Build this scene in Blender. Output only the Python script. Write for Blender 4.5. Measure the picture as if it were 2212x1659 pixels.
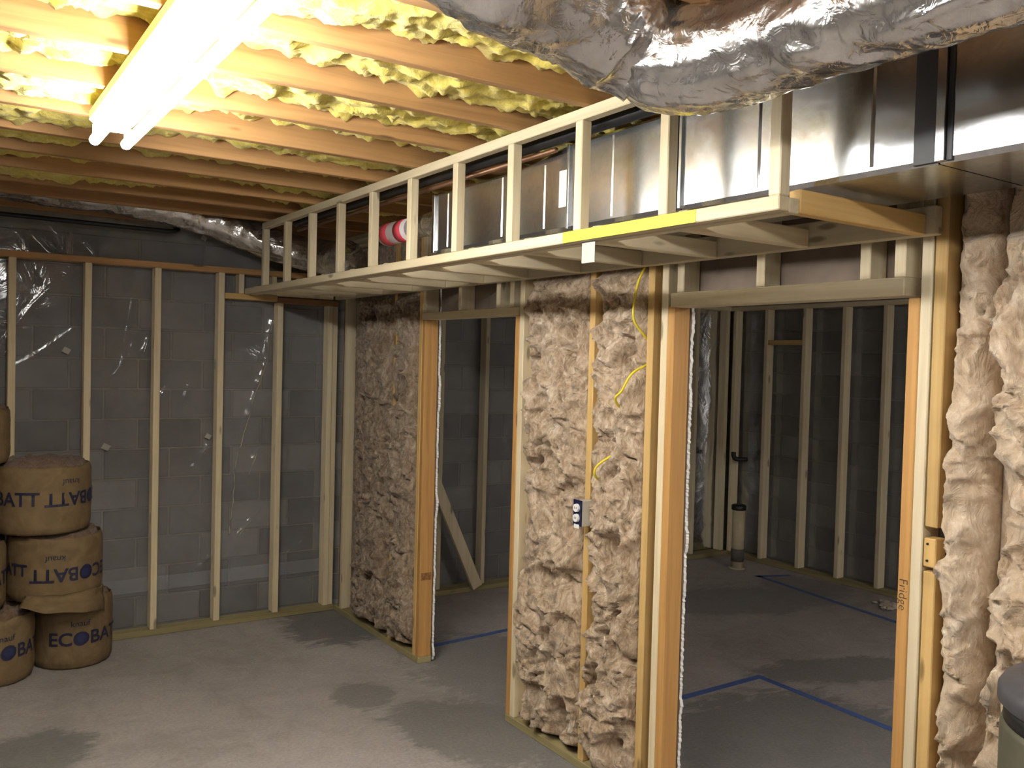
import bpy, bmesh, math, random
from mathutils import Vector, Matrix, noise
random.seed(7)
SC = bpy.context.scene
COL = SC.collection
for o in list(bpy.data.objects): bpy.data.objects.remove(o)

# ------------------------------------------------------------------ camera
CAMH = 1.85
YAW, PITCH, ROLL, FPX = 0.588178, -0.027097, 0.025953, 1902.8
def make_camera():
    cy, sy = math.cos(YAW), math.sin(YAW)
    f = Vector((sy*math.cos(PITCH), cy*math.cos(PITCH), math.sin(PITCH)))
    r0 = Vector((cy, -sy, 0)); u0 = r0.cross(f)
    r = math.cos(ROLL)*r0 + math.sin(ROLL)*u0
    u = -math.sin(ROLL)*r0 + math.cos(ROLL)*u0
    cd = bpy.data.cameras.new('camera'); co = bpy.data.objects.new('camera', cd); COL.objects.link(co)
    m = Matrix((( r.x, u.x, -f.x, 0), (r.y, u.y, -f.y, 0), (r.z, u.z, -f.z, CAMH), (0, 0, 0, 1)))
    co.matrix_world = m
    cd.sensor_fit = 'HORIZONTAL'; cd.sensor_width = 36.0
    cd.lens = FPX/2212.0*36.0
    cd.clip_start = 0.02
    SC.camera = co
make_camera()
# ------------------------------------------------------------------ world + exposure
w = bpy.data.worlds.new('world'); SC.world = w; w.use_nodes = True
w.node_tree.nodes['Background'].inputs[0].default_value = (0.9, 0.95, 1.0, 1)
w.node_tree.nodes['Background'].inputs[1].default_value = 0.004
SC.view_settings.view_transform = 'Standard'; SC.view_settings.look = 'None'
SC.view_settings.gamma = 1.0; SC.view_settings.use_curve_mapping = False
SC.view_settings.exposure = 1.98
LAMP = 27.0     # radiance of the fluorescent tubes

# ------------------------------------------------------------------ materials
def nt(name):
    m = bpy.data.materials.new(name); m.use_nodes = True
    t = m.node_tree; t.nodes.clear()
    o = t.nodes.new('ShaderNodeOutputMaterial')
    return m, t, o
def N(t, typ, **kw):
    n = t.nodes.new(typ)
    for k, v in kw.items():
        if k.startswith('i_'):
            n.inputs[k[2:].replace('_', ' ')].default_value = v
        else: setattr(n, k, v)
    return n
def L(t, a, b): t.links.new(a, b)
def ramp(t, fac, stops):
    r = N(t, 'ShaderNodeValToRGB'); e = r.color_ramp.elements
    while len(e) < len(stops): e.new(0.5)
    for el, (p, c) in zip(e, stops):
        el.position = p; el.color = (*c, 1) if len(c) == 3 else c
    L(t, fac, r.inputs[0]); return r.outputs[0]
def coords(t, scale=(1, 1, 1), rnd=0.0, rot=(0, 0, 0)):
    tc = N(t, 'ShaderNodeTexCoord'); mp = N(t, 'ShaderNodeMapping')
    mp.inputs['Scale'].default_value = scale; mp.inputs['Rotation'].default_value = rot
    L(t, tc.outputs['Object'], mp.inputs['Vector'])
    if rnd:
        oi = N(t, 'ShaderNodeObjectInfo')
        mu = N(t, 'ShaderNodeMath', operation='MULTIPLY'); mu.inputs[1].default_value = rnd
        L(t, oi.outputs['Random'], mu.inputs[0])
        cb = N(t, 'ShaderNodeCombineXYZ')
        for k in range(3): L(t, mu.outputs[0], cb.inputs[k])
        L(t, cb.outputs[0], mp.inputs['Location'])
    return mp.outputs[0]
def tex_noise(t, vec, scale, detail=4, rough=0.55, dist=0.0):
    n = N(t, 'ShaderNodeTexNoise'); n.inputs['Scale'].default_value = scale
    n.inputs['Detail'].default_value = detail; n.inputs['Roughness'].default_value = rough
    n.inputs['Distortion'].default_value = dist
    L(t, vec, n.inputs['Vector']); return n.outputs['Fac']
def mixc(t, fac, a, b, mode='MIX'):
    m = N(t, 'ShaderNodeMix', data_type='RGBA', blend_type=mode)
    for s, v in ((m.inputs[0], fac), (m.inputs[6], a), (m.inputs[7], b)):
        if hasattr(v, 'links'): L(t, v, s)
        elif isinstance(v, (int, float)): s.default_value = v
        else: s.default_value = (*v, 1)
    return m.outputs[2]
def bump(t, h, strength=0.3, dist=0.01):
    b = N(t, 'ShaderNodeBump'); b.inputs['Strength'].default_value = strength; b.inputs['Distance'].default_value = dist
    L(t, h, b.inputs['Height']); return b.outputs[0]
def principled(t, o, col=None, rough=0.6, metal=0.0, nrm=None, spec=0.5, **kw):
    p = N(t, 'ShaderNodeBsdfPrincipled')
    if col is not None:
        if hasattr(col, 'links'): L(t, col, p.inputs['Base Color'])
        else: p.inputs['Base Color'].default_value = (*col, 1)
    if hasattr(rough, 'links'): L(t, rough, p.inputs['Roughness'])
    else: p.inputs['Roughness'].default_value = rough
    p.inputs['Metallic'].default_value = metal
    p.inputs['Specular IOR Level'].default_value = spec
    if nrm is not None: L(t, nrm, p.inputs['Normal'])
    for k, v in kw.items(): p.inputs[k.replace('_', ' ')].default_value = v
    L(t, p.outputs[0], o.inputs[0]); return p
def math_n(t, op, a, b=None, clamp=False):
    m = N(t, 'ShaderNodeMath', operation=op, use_clamp=clamp)
    for s, v in ((m.inputs[0], a), (m.inputs[1], b)):
        if v is None: continue
        if hasattr(v, 'links'): L(t, v, s)
        else: s.default_value = v
    return m.outputs[0]

TINT = {'pale': ((0.69, 0.605, 0.425), (0.585, 0.485, 0.31)), 'gold': ((0.62, 0.42, 0.17), (0.50, 0.32, 0.115)),
        'orange': ((0.50, 0.28, 0.095), (0.38, 0.195, 0.065)), 'joist': ((0.47, 0.27, 0.115), (0.34, 0.185, 0.075)),
        'treated': ((0.33, 0.285, 0.145), (0.24, 0.195, 0.09)), 'brown': ((0.26, 0.14, 0.06), (0.19, 0.10, 0.04))}
_wood = {}
def wood(tint, axis):
    if (tint, axis) in _wood: return _wood[(tint, axis)]
    m, t, o = nt('wood_%s_%s' % (tint, 'xyz'[axis]))
    a, b = TINT[tint]
    s = [30.0, 30.0, 30.0]; s[axis] = 1.3
    v = coords(t, tuple(s), 37.0)
    n1 = tex_noise(t, v, 1.0, 5, 0.6, 0.6)
    c = ramp(t, n1, [(0.3, b), (0.62, a)])
    s2 = [9.0, 9.0, 9.0]; s2[axis] = 2.6
    v2 = coords(t, tuple(s2), 53.0)
    vo = N(t, 'ShaderNodeTexVoronoi'); vo.inputs['Scale'].default_value = 1.0; L(t, v2, vo.inputs['Vector'])
    kn = ramp(t, vo.outputs['Distance'], [(0.075, (1, 1, 1)), (0.13, (0, 0, 0))])
    c = mixc(t, math_n(t, 'MULTIPLY', kn, 0.75), c, tuple(x*0.3 for x in b))
    oi = N(t, 'ShaderNodeObjectInfo')
    br = math_n(t, 'ADD', math_n(t, 'MULTIPLY', oi.outputs['Random'], 0.26), 0.86)
    hs = N(t, 'ShaderNodeHueSaturation'); L(t, br, hs.inputs['Value']); L(t, c, hs.inputs['Color'])
    principled(t, o, hs.outputs[0], 0.62, nrm=bump(t, n1, 0.12, 0.002), spec=0.3)
    _wood[(tint, axis)] = m; return m
def flat(name, col, rough=0.5, metal=0.0, spec=0.5, nscale=0, namp=0.15):
    m, t, o = nt(name)
    if nscale:
        n = tex_noise(t, coords(t, rnd=11.0), nscale, 5)
        c = ramp(t, n, [(0.3, tuple(x*(1-namp) for x in col)), (0.7, tuple(min(1, x*(1+namp)) for x in col))])
        principled(t, o, c, rough, metal, spec=spec, nrm=bump(t, n, 0.2, 0.003))
    else: principled(t, o, col, rough, metal, spec=spec)
    return m
def mat_floor():
    m, t, o = nt('concrete_floor')
    v = coords(t)
    n1 = tex_noise(t, v, 0.9, 6, 0.6, 0.4); n2 = tex_noise(t, v, 7.0, 6, 0.65, 0.8)
    n3 = tex_noise(t, v, 60.0, 3, 0.6)
    c = ramp(t, math_n(t, 'ADD', math_n(t, 'MULTIPLY', n1, 0.6), math_n(t, 'MULTIPLY', n2, 0.4)),
             [(0.36, (0.25, 0.228, 0.217)), (0.5, (0.327, 0.302, 0.292)), (0.64, (0.378, 0.347, 0.336))])
    # stains and darker patches with shapes of their own: (x, y, rx, ry, rot, strength)
    tot = None
    sep = N(t, 'ShaderNodeTexCoord').outputs['Object']
    vs = coords(t, (1.0, 1.0, 1.0), rot=(0, 0, 0.5))
    w1 = tex_noise(t, vs, 3.2, 6, 0.68, 1.6)
    vstreak = coords(t, (4.0, 16.0, 1.0), rot=(0, 0, -0.55))
    w2 = tex_noise(t, vstreak, 1.4, 5, 0.7, 0.6)
    wob = math_n(t, 'ADD', math_n(t, 'MULTIPLY', w1, 1.2), math_n(t, 'MULTIPLY', w2, 1.0))
    for (x, y, rx, ry, rot, st) in DARK_PATCHES:
        mp = N(t, 'ShaderNodeMapping', vector_type='TEXTURE')
        mp.inputs['Location'].default_value = (x, y, 0); mp.inputs['Rotation'].default_value = (0, 0, rot)
        mp.inputs['Scale'].default_value = (rx, ry, 1)
        L(t, sep, mp.inputs['Vector'])
        ln = N(t, 'ShaderNodeVectorMath', operation='LENGTH'); L(t, mp.outputs[0], ln.inputs[0])
        d = math_n(t, 'SUBTRACT', math_n(t, 'ADD', ln.outputs['Value'], math_n(t, 'MULTIPLY', wob, 0.9)), 0.98)
        k = N(t, 'ShaderNodeMapRange'); k.inputs[1].default_value = 1.08; k.inputs[2].default_value = 0.86
        k.inputs[3].default_value = 0.0; k.inputs[4].default_value = st
        L(t, d, k.inputs[0])
        tot = k.outputs[0] if tot is None else math_n(t, 'MAXIMUM', tot, k.outputs[0])
    tot = math_n(t, 'MULTIPLY', tot, math_n(t, 'ADD', math_n(t, 'MULTIPLY', n2, 0.8), 0.55, ), True)
    c = mixc(t, tot, c, (0.135, 0.137, 0.133))
    c = mixc(t, 0.22, c, ramp(t, n3, [(0.3, (0.2, 0.2, 0.2)), (0.7, (0.75, 0.75, 0.75))]), 'OVERLAY')
    principled(t, o, c, 0.75, nrm=bump(t, math_n(t, 'ADD', n2, math_n(t, 'MULTIPLY', n3, 0.3)), 0.15, 0.004), spec=0.3)
    return m
DARK_PATCHES = [(2.42, 5.72, 0.42, 0.55, -0.45, 0.85), (2.30, 3.70, 0.34, 0.52, 0.35, 0.65), (2.00, 4.38, 0.17, 0.20, 0.2, 0.6),
          (2.95, 4.3, 0.55, 0.8, 0.2, 0.55), (0.42, 4.48, 0.27, 0.24, 0.4, 0.85), (2.75, 3.0, 0.5, 0.5, 0.1, 0.6),
          (3.55, 2.75, 0.80, 0.72, 0.3, 0.75), (4.72, 3.32, 0.62, 0.22, -0.35, 0.7), (5.3, 4.75, 0.9, 0.38, -0.3, 0.5),
          (6.2, 4.75, 0.35, 0.4, 0.0, 0.5), (4.1, 2.2, 0.5, 0.5, 0.0, 0.6)]
def mat_block():
    m, t, o = nt('concrete_block')
    v = coords(t, rnd=29.0)
    n = tex_noise(t, v, 4.0, 5, 0.6); n2 = tex_noise(t, v, 90.0, 4, 0.7)
    c = ramp(t, n, [(0.3, (0.172, 0.165, 0.155)), (0.7, (0.228, 0.22, 0.207))])
    oi = N(t, 'ShaderNodeObjectInfo')
    hs = N(t, 'ShaderNodeHueSaturation'); L(t, math_n(t, 'ADD', math_n(t, 'MULTIPLY', oi.outputs['Random'], 0.45), 0.75), hs.inputs['Value'])
    L(t, c, hs.inputs['Color'])
    principled(t, o, hs.outputs[0], 0.9, nrm=bump(t, n2, 0.35, 0.004), spec=0.2)
    return m
def mat_film(name='clear_plastic_film', haze=0.085):
    m, t, o = nt(name)
    v = coords(t)
    n = tex_noise(t, v, 6.0, 4, 0.6, 0.6)
    nb = bump(t, n, 0.25, 0.02)
    tr = N(t, 'ShaderNodeBsdfTransparent'); tr.inputs[0].default_value = (0.93, 0.94, 0.96, 1)
    df = N(t, 'ShaderNodeBsdfDiffuse'); df.inputs[0].default_value = (0.55, 0.56, 0.60, 1)
    gl = N(t, 'ShaderNodeBsdfGlossy'); gl.inputs['Roughness'].default_value = 0.11; gl.inputs[0].default_value = (0.9, 0.92, 0.95, 1)
    L(t, nb, gl.inputs['Normal'])
    m1 = N(t, 'ShaderNodeMixShader'); m1.inputs[0].default_value = haze
    L(t, tr.outputs[0], m1.inputs[1]); L(t, df.outputs[0], m1.inputs[2])
    fr = N(t, 'ShaderNodeLayerWeight'); fr.inputs[0].default_value = 0.28
    f2 = math_n(t, 'MULTIPLY', fr.outputs['Fresnel'], 1.6, True)
    m2 = N(t, 'ShaderNodeMixShader'); L(t, f2, m2.inputs[0]); L(t, m1.outputs[0], m2.inputs[1]); L(t, gl.outputs[0], m2.inputs[2])
    L(t, m2.outputs[0], o.inputs[0]); return m
def mat_wool(name, stops, scale=7.0, bs=0.6):
    m, t, o = nt(name)
    v = coords(t, (1, 1, 0.7), 5.0)
    n = tex_noise(t, v, scale, 4, 0.55, 3.2); n4 = tex_noise(t, v, scale*2.7, 4, 0.6, 3.0); n2 = tex_noise(t, v, 60.0, 4, 0.7, 2.0)
    mix = math_n(t, 'ADD', math_n(t, 'ADD', math_n(t, 'MULTIPLY', n, 0.50), math_n(t, 'MULTIPLY', n4, 0.38)), math_n(t, 'MULTIPLY', n2, 0.12))
    c = ramp(t, mix, stops)
    h = math_n(t, 'ADD', math_n(t, 'ADD', math_n(t, 'MULTIPLY', n, 0.8), math_n(t, 'MULTIPLY', n4, 0.7)), math_n(t, 'MULTIPLY', n2, 0.12))
    principled(t, o, c, 0.95, nrm=bump(t, h, bs, 0.035), spec=0.1, Sheen_Weight=0.2)
    return m
def mat_foil():
    m, t, o = nt('foil_jacket')
    v = coords(t, rnd=3.0)
    n = tex_noise(t, v, 5.0, 3, 0.55, 1.2); n2 = tex_noise(t, v, 22.0, 3, 0.6, 1.5)
    n3 = tex_noise(t, v, 7.0, 5, 0.6, 0.5)
    c = ramp(t, n3, [(0.30, (0.52, 0.49, 0.46)), (0.62, (0.72, 0.71, 0.70))])
    r = ramp(t, n3, [(0.3, (0.26,)*3), (0.7, (0.14,)*3)])
    principled(t, o, c, r, 0.95, nrm=bump(t, math_n(t, 'ADD', n, math_n(t, 'MULTIPLY', n2, 0.22)), 0.40, 0.04))
    return m
def mat_galv():
    m, t, o = nt('galvanized_sheet_metal')
    v = coords(t, rnd=3.0)
    n = tex_noise(t, v, 5.0, 5, 0.6, 0.5); n2 = tex_noise(t, v, 45.0, 5, 0.7, 0.4)
    mm = math_n(t, 'ADD', math_n(t, 'MULTIPLY', n, 0.5), math_n(t, 'MULTIPLY', n2, 0.5))
    c = ramp(t, mm, [(0.33, (0.39, 0.41, 0.43)), (0.62, (0.56, 0.58, 0.595))])
    r = ramp(t, mm, [(0.35, (0.26,)*3), (0.65, (0.16,)*3)])
    principled(t, o, c, r, 0.95, nrm=bump(t, n, 0.06, 0.02))
    return m
def mat_paper():
    m, t, o = nt('kraft_paper')
    v = coords(t, rnd=7.0)
    n = tex_noise(t, v, 9.0, 5, 0.6, 1.0); n2 = tex_noise(t, v, 60.0, 4)
    c = ramp(t, n, [(0.3, (0.150, 0.102, 0.050)), (0.7, (0.215, 0.152, 0.078))])
    principled(t, o, c, 0.7, nrm=bump(t, math_n(t, 'ADD', n, math_n(t, 'MULTIPLY', n2, 0.15)), 0.3, 0.01), spec=0.3)
    return m
def mat_emit(name, col, s):
    m, t, o = nt(name); e = N(t, 'ShaderNodeEmission'); e.inputs[0].default_value = (*col, 1); e.inputs[1].default_value = s
    L(t, e.outputs[0], o.inputs[0]); return m

M = dict(
    floor=mat_floor(), block=mat_block(), film=mat_film(), hazyfilm=mat_film('hazy_plastic_film', 0.24), foil=mat_foil(), galv=mat_galv(), paper=mat_paper(),
    mortar=flat('mortar', (0.225, 0.21, 0.175), 0.95, nscale=12), concrete=flat('plain_concrete', (0.22, 0.21, 0.19), 0.9, nscale=3),
    subfloor=flat('subfloor_board', (0.30, 0.20, 0.10), 0.8, nscale=8),
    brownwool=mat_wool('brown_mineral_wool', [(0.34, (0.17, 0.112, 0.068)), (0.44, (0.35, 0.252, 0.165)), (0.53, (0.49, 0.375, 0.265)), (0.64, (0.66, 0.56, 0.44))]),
    shadedwool=mat_wool('shaded_brown_mineral_wool', [(0.34, (0.10, 0.068, 0.045)), (0.44, (0.215, 0.155, 0.105)), (0.53, (0.32, 0.245, 0.175)), (0.64, (0.48, 0.40, 0.31))]),  # greyer brown wool, also darkened in colour for dim light at the far end
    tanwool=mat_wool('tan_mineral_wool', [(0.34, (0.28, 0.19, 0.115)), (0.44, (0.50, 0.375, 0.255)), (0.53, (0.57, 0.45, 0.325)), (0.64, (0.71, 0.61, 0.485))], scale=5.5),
    yellowwool=mat_wool('yellow_fiberglass', [(0.34, (0.50, 0.40, 0.08)), (0.5, (0.66, 0.545, 0.12)), (0.64, (0.78, 0.68, 0.22))], scale=6.0, bs=0.3),
    rollwool=mat_wool('dark_brown_wool', [(0.3, (0.10, 0.058, 0.035)), (0.5, (0.18, 0.11, 0.07)), (0.7, (0.26, 0.17, 0.11))], scale=14.0),
    white=flat('white_enamel', (0.82, 0.80, 0.75), 0.4), tube=mat_emit('fluorescent_glow', (1.0, 0.975, 0.93), LAMP),
    cap=flat('tube_cap_metal', (0.7, 0.7, 0.68), 0.35, 0.8), black=flat('black_plastic', (0.012, 0.012, 0.013), 0.45),
    blackiron=flat('black_iron', (0.02, 0.02, 0.022), 0.5, 0.3, nscale=30), copper=flat('dull_copper', (0.24, 0.13, 0.075), 0.45, 0.7, nscale=20),
    ink=flat('blue_print', (0.012, 0.014, 0.046), 0.6), disc=flat('blue_disc_print', (0.015, 0.022, 0.085), 0.6), pencil=flat('marker_ink', (0.05, 0.028, 0.018), 0.8),
    gypsum=flat('gypsum_core', (0.72, 0.71, 0.69), 0.95, nscale=50, namp=0.08), drypaper=flat('drywall_back_paper', (0.20, 0.155, 0.12), 0.9, nscale=9),
    red=flat('red_stripe', (0.72, 0.07, 0.10), 0.6), stripe=flat('white_stripe', (0.78, 0.72, 0.74), 0.6),
    sticker=flat('cream_paper_label', (0.86, 0.83, 0.70), 0.7), bluetape=flat('blue_painters_tape', (0.06, 0.11, 0.30), 0.7, nscale=20),
    yellow=flat('yellow_cable_jacket', (0.72, 0.58, 0.03), 0.45), paint=flat('yellow_spray_paint', (0.84, 0.68, 0.045), 0.6, nscale=14, namp=0.08),
    silvertape=flat('white_tape', (0.40, 0.39, 0.35), 0.4), pvc=flat('cream_pvc', (0.50, 0.43, 0.29), 0.45, nscale=9), dirt=flat('dirty_pvc', (0.11, 0.10, 0.085), 0.8, nscale=20),
    boxgrey=flat('grey_device_box', (0.52, 0.49, 0.42), 0.5), navy=flat('dark_blue_plastic', (0.007, 0.011, 0.05), 0.4), devwhite=flat('white_receptacle', (0.85, 0.84, 0.82), 0.35),
    olive=flat('olive_grey_tank', (0.095, 0.092, 0.06), 0.55, nscale=6), lidgrey=flat('dark_grey_lid', (0.075, 0.075, 0.085), 0.45, nscale=20),
    darkseam=flat('dark_sealant', (0.035, 0.036, 0.038), 0.55), stamp=flat('stamp_ink_on_wood', (0.26, 0.12, 0.035), 0.8, nscale=90, namp=0.5),
    debris=flat('pale_debris', (0.42, 0.37, 0.31), 0.9, nscale=30), tapestrip=flat('seam_tape', (0.30, 0.30, 0.31), 0.4),
)

# ------------------------------------------------------------------ mesh helpers
def link(name, me, mat, parent=None, smooth=False):
    o = bpy.data.objects.new(name, me); COL.objects.link(o)
    if mat is not None and not me.materials: me.materials.append(mat)
    if smooth:
        for p in me.polygons: p.use_smooth = True
    if parent is not None:
        o.parent = parent
        g = parent.location if parent.parent is None else parent.location + parent.parent.location
        o.location = -g
    return o
def from_bm(name, bm, mat, parent=None, smooth=False):
    me = bpy.data.meshes.new(name); bm.to_mesh(me); bm.free()
    return link(name, me, mat, parent, smooth)
def tag(o, label=None, cat=None, group=None, kind=None):
    if label: o['label'] = label
    if cat: o['category'] = cat
    if group: o['group'] = group
    if kind: o['kind'] = kind
    return o
def thing(name, loc, label, cat, group=None):
    e = bpy.data.objects.new(name, None); COL.objects.link(e); e.location = loc; e.empty_display_size = 0.05
    return tag(e, label, cat, group)
def bm_box(bm, a, b, bev=0.0):
    x0, y0, z0 = (min(p, q) for p, q in zip(a, b)); x1, y1, z1 = (max(p, q) for p, q in zip(a, b))
    r = bmesh.ops.create_cube(bm, size=1.0)
    for v in r['verts']:
        v.co = Vector((x0+(v.co.x+.5)*(x1-x0), y0+(v.co.y+.5)*(y1-y0), z0+(v.co.z+.5)*(z1-z0)))
    if bev:
        es = list({e for v in r['verts'] for e in v.link_edges})
        bmesh.ops.bevel(bm, geom=es, offset=bev, segments=1, affect='EDGES', profile=0.5)
def box(name, a, b, mat, parent=None, bev=0.002):
    bm = bmesh.new(); bm_box(bm, a, b, bev); return from_bm(name, bm, mat, parent)
def lum(name, a, b, tint, parent=None, bev=0.003):
    d = [abs(q-p) for p, q in zip(a, b)]; ax = d.index(max(d))
    return box(name, a, b, wood(tint, ax), parent, bev)
def tube_bm(bm, pts, rad, seg=16, caps=True, disp=None):
    pts = [Vector(p) for p in pts]; n = len(pts); rings = []
    if not hasattr(rad, '__len__'): rad = [rad]*n
    up = Vector((0, 0, 1)); prev = None
    for i, p in enumerate(pts):
        tg = (pts[min(i+1, n-1)]-pts[max(i-1, 0)]).normalized()
        if prev is None:
            a = tg.cross(up)
            if a.length < 1e-3: a = tg.cross(Vector((1, 0, 0)))
            a.normalize()
        else: a = (prev - tg*prev.dot(tg)).normalized()
        prev = a; b = tg.cross(a)
        ring = []
        for k in range(seg):
            th = 2*math.pi*k/seg; d = a*math.cos(th)+b*math.sin(th)
            r = rad[i]
            if disp: r = r + disp(p+d*r, i, th)
            ring.append(bm.verts.new(p+d*r))
        rings.append(ring)
    for i in range(n-1):
        for k in range(seg):
            bm.faces.new((rings[i][k], rings[i][(k+1) % seg], rings[i+1][(k+1) % seg], rings[i+1][k]))
    if caps:
        bm.faces.new(rings[0][::-1]); bm.faces.new(rings[-1])
    bmesh.ops.recalc_face_normals(bm, faces=bm.faces)
def tube(name, pts, rad, mat, parent=None, seg=16, smooth=True, caps=True, disp=None):
    bm = bmesh.new(); tube_bm(bm, pts, rad, seg, caps, disp); return from_bm(name, bm, mat, parent, smooth)
def spline(ctrl, n):
    c = [Vector(p) for p in ctrl]; c = [c[0]*2-c[1]]+c+[c[-1]*2-c[-2]]; out = []
    segs = len(c)-3
    for i in range(n+1):
        u = i/n*segs; k = min(int(u), segs-1); t = u-k
        p0, p1, p2, p3 = c[k:k+4]
        out.append(0.5*((2*p1)+(-p0+p2)*t+(2*p0-5*p1+4*p2-p3)*t*t+(-p0+3*p1-3*p2+p3)*t**3))
    return out
def sm(x): x = max(0.0, min(1.0, x)); return x*x*(3-2*x)
def nz(p, s, seed=0.0): return noise.noise(Vector((p[0]*s+seed, p[1]*s-seed*1.7, p[2]*s+seed*.6)))
def grid_mesh(name, nu, nv, fn, mat, parent=None, smooth=True, close_back=None):
    vs = [fn(i/nu, j/nv) for j in range(nv+1) for i in range(nu+1)]
    fs = [(j*(nu+1)+i, j*(nu+1)+i+1, (j+1)*(nu+1)+i+1, (j+1)*(nu+1)+i) for j in range(nv) for i in range(nu)]
    if close_back is not None:
        bd = [i for i in range(nu+1)] + [j*(nu+1)+nu for j in range(1, nv+1)] + [nv*(nu+1)+i for i in range(nu-1, -1, -1)] + [j*(nu+1) for j in range(nv-1, 0, -1)]
        base = len(vs)
        for k in bd: vs.append(close_back(vs[k]))
        m = len(bd)
        for k in range(m): fs.append((bd[(k+1) % m], bd[k], base+k, base+(k+1) % m))
        fs.append(tuple(base+k for k in range(m)))
    me = bpy.data.meshes.new(name); me.from_pydata([tuple(v) for v in vs], [], fs); me.update()
    bm = bmesh.new(); bm.from_mesh(me); bmesh.ops.recalc_face_normals(bm, faces=bm.faces); bm.to_mesh(me); bm.free()
    return link(name, me, mat, parent, smooth)

# ================================================================== the setting
D = 2.49            # front face of the partition framing (x)
PB = D+0.089        # back of the partition framing
F = 6.00            # front face of the far stud wall (y)
BX = 6.56           # face of the stud wall at the end of the back room (x)
ZJ = 2.69           # underside of the joists
XL, YB = -3.0, -2.6
tag(box('floor', (XL, YB, -0.12), (6.95, 6.40, 0.0), M['floor'], bev=0), kind='structure')
ceil = tag(box('ceiling', (XL, YB, ZJ+0.235), (6.95, 6.40, ZJ+0.26), M['subfloor'], bev=0), kind='structure')
tag(box('wall_left', (XL-0.2, YB, 0), (XL, 6.40, ZJ+0.235), M['concrete'], bev=0), kind='structure')
tag(box('wall_back', (XL, YB-0.2, 0), (6.95, YB, ZJ+0.235), M['concrete'], bev=0), kind='structure')
JY = [2.285+0.4064*k for k in range(-11, 9)]
for y in JY:
    lum('joist', (XL, y, ZJ), (6.66, y+0.038, ZJ+0.235), 'joist', ceil)
lum('rim_joist', (XL, 6.10, ZJ), (6.70, 6.138, ZJ+0.235), 'joist', ceil)

WALLY = 6.125
far = tag(box('wall_far', (XL, WALLY+0.006, 0), (6.95, 6.38, ZJ), M['mortar'], bev=0), kind='structure')
rgt = tag(box('wall_right', (6.70+0.006, YB, 0), (6.95, 6.38, ZJ), M['mortar'], bev=0), kind='structure')
def block_mesh(lx, ly):
    bm = bmesh.new(); bm_box(bm, (-lx/2, -ly/2, -0.0925), (lx/2, ly/2, 0.0925), 0.004)
    me = bpy.data.meshes.new('block'); bm.to_mesh(me); bm.free(); me.materials.append(M['block']); return me
bmA = block_mesh(0.394, 0.05); bmB = block_mesh(0.05, 0.394)
zrow = 0.035
for r in range(-0, 14):
    z = 0.132+r*0.1955
    if z+0.095 > ZJ: break
    off = 1.160 if r % 2 == 0 else 1.362
    for k in range(-7, 15):
        x = off+0.4064*k+0.2
        if x < -1.5 or x > 6.66: continue
        o = bpy.data.objects.new('block', bmA); COL.objects.link(o); o.parent = far
        o.location = (x, WALLY+0.025+random.uniform(-.003, .002), z)
for r in range(14):
    z = 0.132+r*0.1955
    if z+0.095 > ZJ: break
    off = 5.86 if r % 2 == 0 else 5.66
    for k in range(0, 8):
        y = off-0.4064*k
        o = bpy.data.objects.new('block', bmB); COL.objects.link(o); o.parent = rgt
        o.location = (6.70+0.025+random.uniform(-.003, .002), y, z)

# ------------------------------------------------------------------ far stud wall (left of the partition)
sw = thing('stud_wall', (1.0, F, 0), 'pale stud wall standing in front of plastic-covered block wall beside the paper rolls', 'stud wall')
for x in (-1.63, -1.22, -0.82, -0.41, 0.0, 0.408, 0.818, 1.226, 1.630):
    lum('stud', (x, F, 0.038), (x+0.040, F+0.089, 2.385), 'pale', sw)
lum('stud', (2.035, F, 0.038), (2.075, F+0.089, 2.205), 'pale', sw)
lum('stud', (2.405, F, 0.038), (2.443, F+0.089, 2.205), 'pale', sw)
lum('stud', (2.446, F+0.012, 0.038), (2.484, F+0.089, 2.205), 'pale', sw)
lum('sole_plate', (-1.7, F-0.004, 0), (2.49, F+0.089, 0.040), 'treated', sw)
lum('top_plate', (-1.7, F, 2.385), (2.40, F+0.089, 2.424), 'joist', sw)
lum('blocking', (1.672, F, 2.215), (2.033, F+0.089, 2.253), 'gold', sw)
lum('blocking', (2.033, F, 2.205), (2.484, F+0.089, 2.243), 'brown', sw)
for x in (1.765, 1.99, 2.30):
    lum('cripple_stud', (x, F+0.004, 2.253), (x+0.036, F+0.089, 2.385), 'pale', sw)
# stud walls of the room behind the partition
sb = thing('stud_wall', (4.6, F, 0), 'dim stud wall along the block wall seen through the left doorway', 'stud wall')
for x in (2.93, 3.335, 3.745, 4.15, 4.56, 4.97, 5.37, 5.78, 6.10):
    lum('stud', (x, F, 0.038), (x+0.036, F+0.089, 2.385), 'pale', sb)
lum('sole_plate', (2.60, F-0.05, 0), (6.56, F+0.089, 0.038), 'treated', sb)
lum('top_plate', (2.60, F, 2.385), (6.56, F+0.089, 2.424), 'pale', sb)
lum('stud', (6.50, F, 0.038), (6.548, F+0.089, 2.385), 'pale', sb)
sr = thing('stud_wall', (BX, 4.5, 0), 'dim stud wall closing the far end of the dark room behind the right doorway', 'stud wall')
for y in (5.93, 5.545, 5.115, 4.705, 4.315, 3.91, 3.50, 3.10):
    lum('stud', (BX, y, 0.038), (BX+0.089, y+0.040, 2.385), 'pale', sr)
lum('sole_plate', (BX-0.004, 2.6, 0), (BX+0.089, 5.95, 0.040), 'treated', sr)
lum('top_plate', (BX, 2.6, 2.385), (BX+0.089, 6.09, 2.424), 'pale', sr)
lum('blocking', (BX+0.002, 5.155, 2.055), (BX+0.089, 5.545, 2.098), 'gold', sr)
br = bmesh.new(); bm_box(br, (-0.044, -0.019, 0), (0.044, 0.019, 1.6), 0.003)
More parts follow.
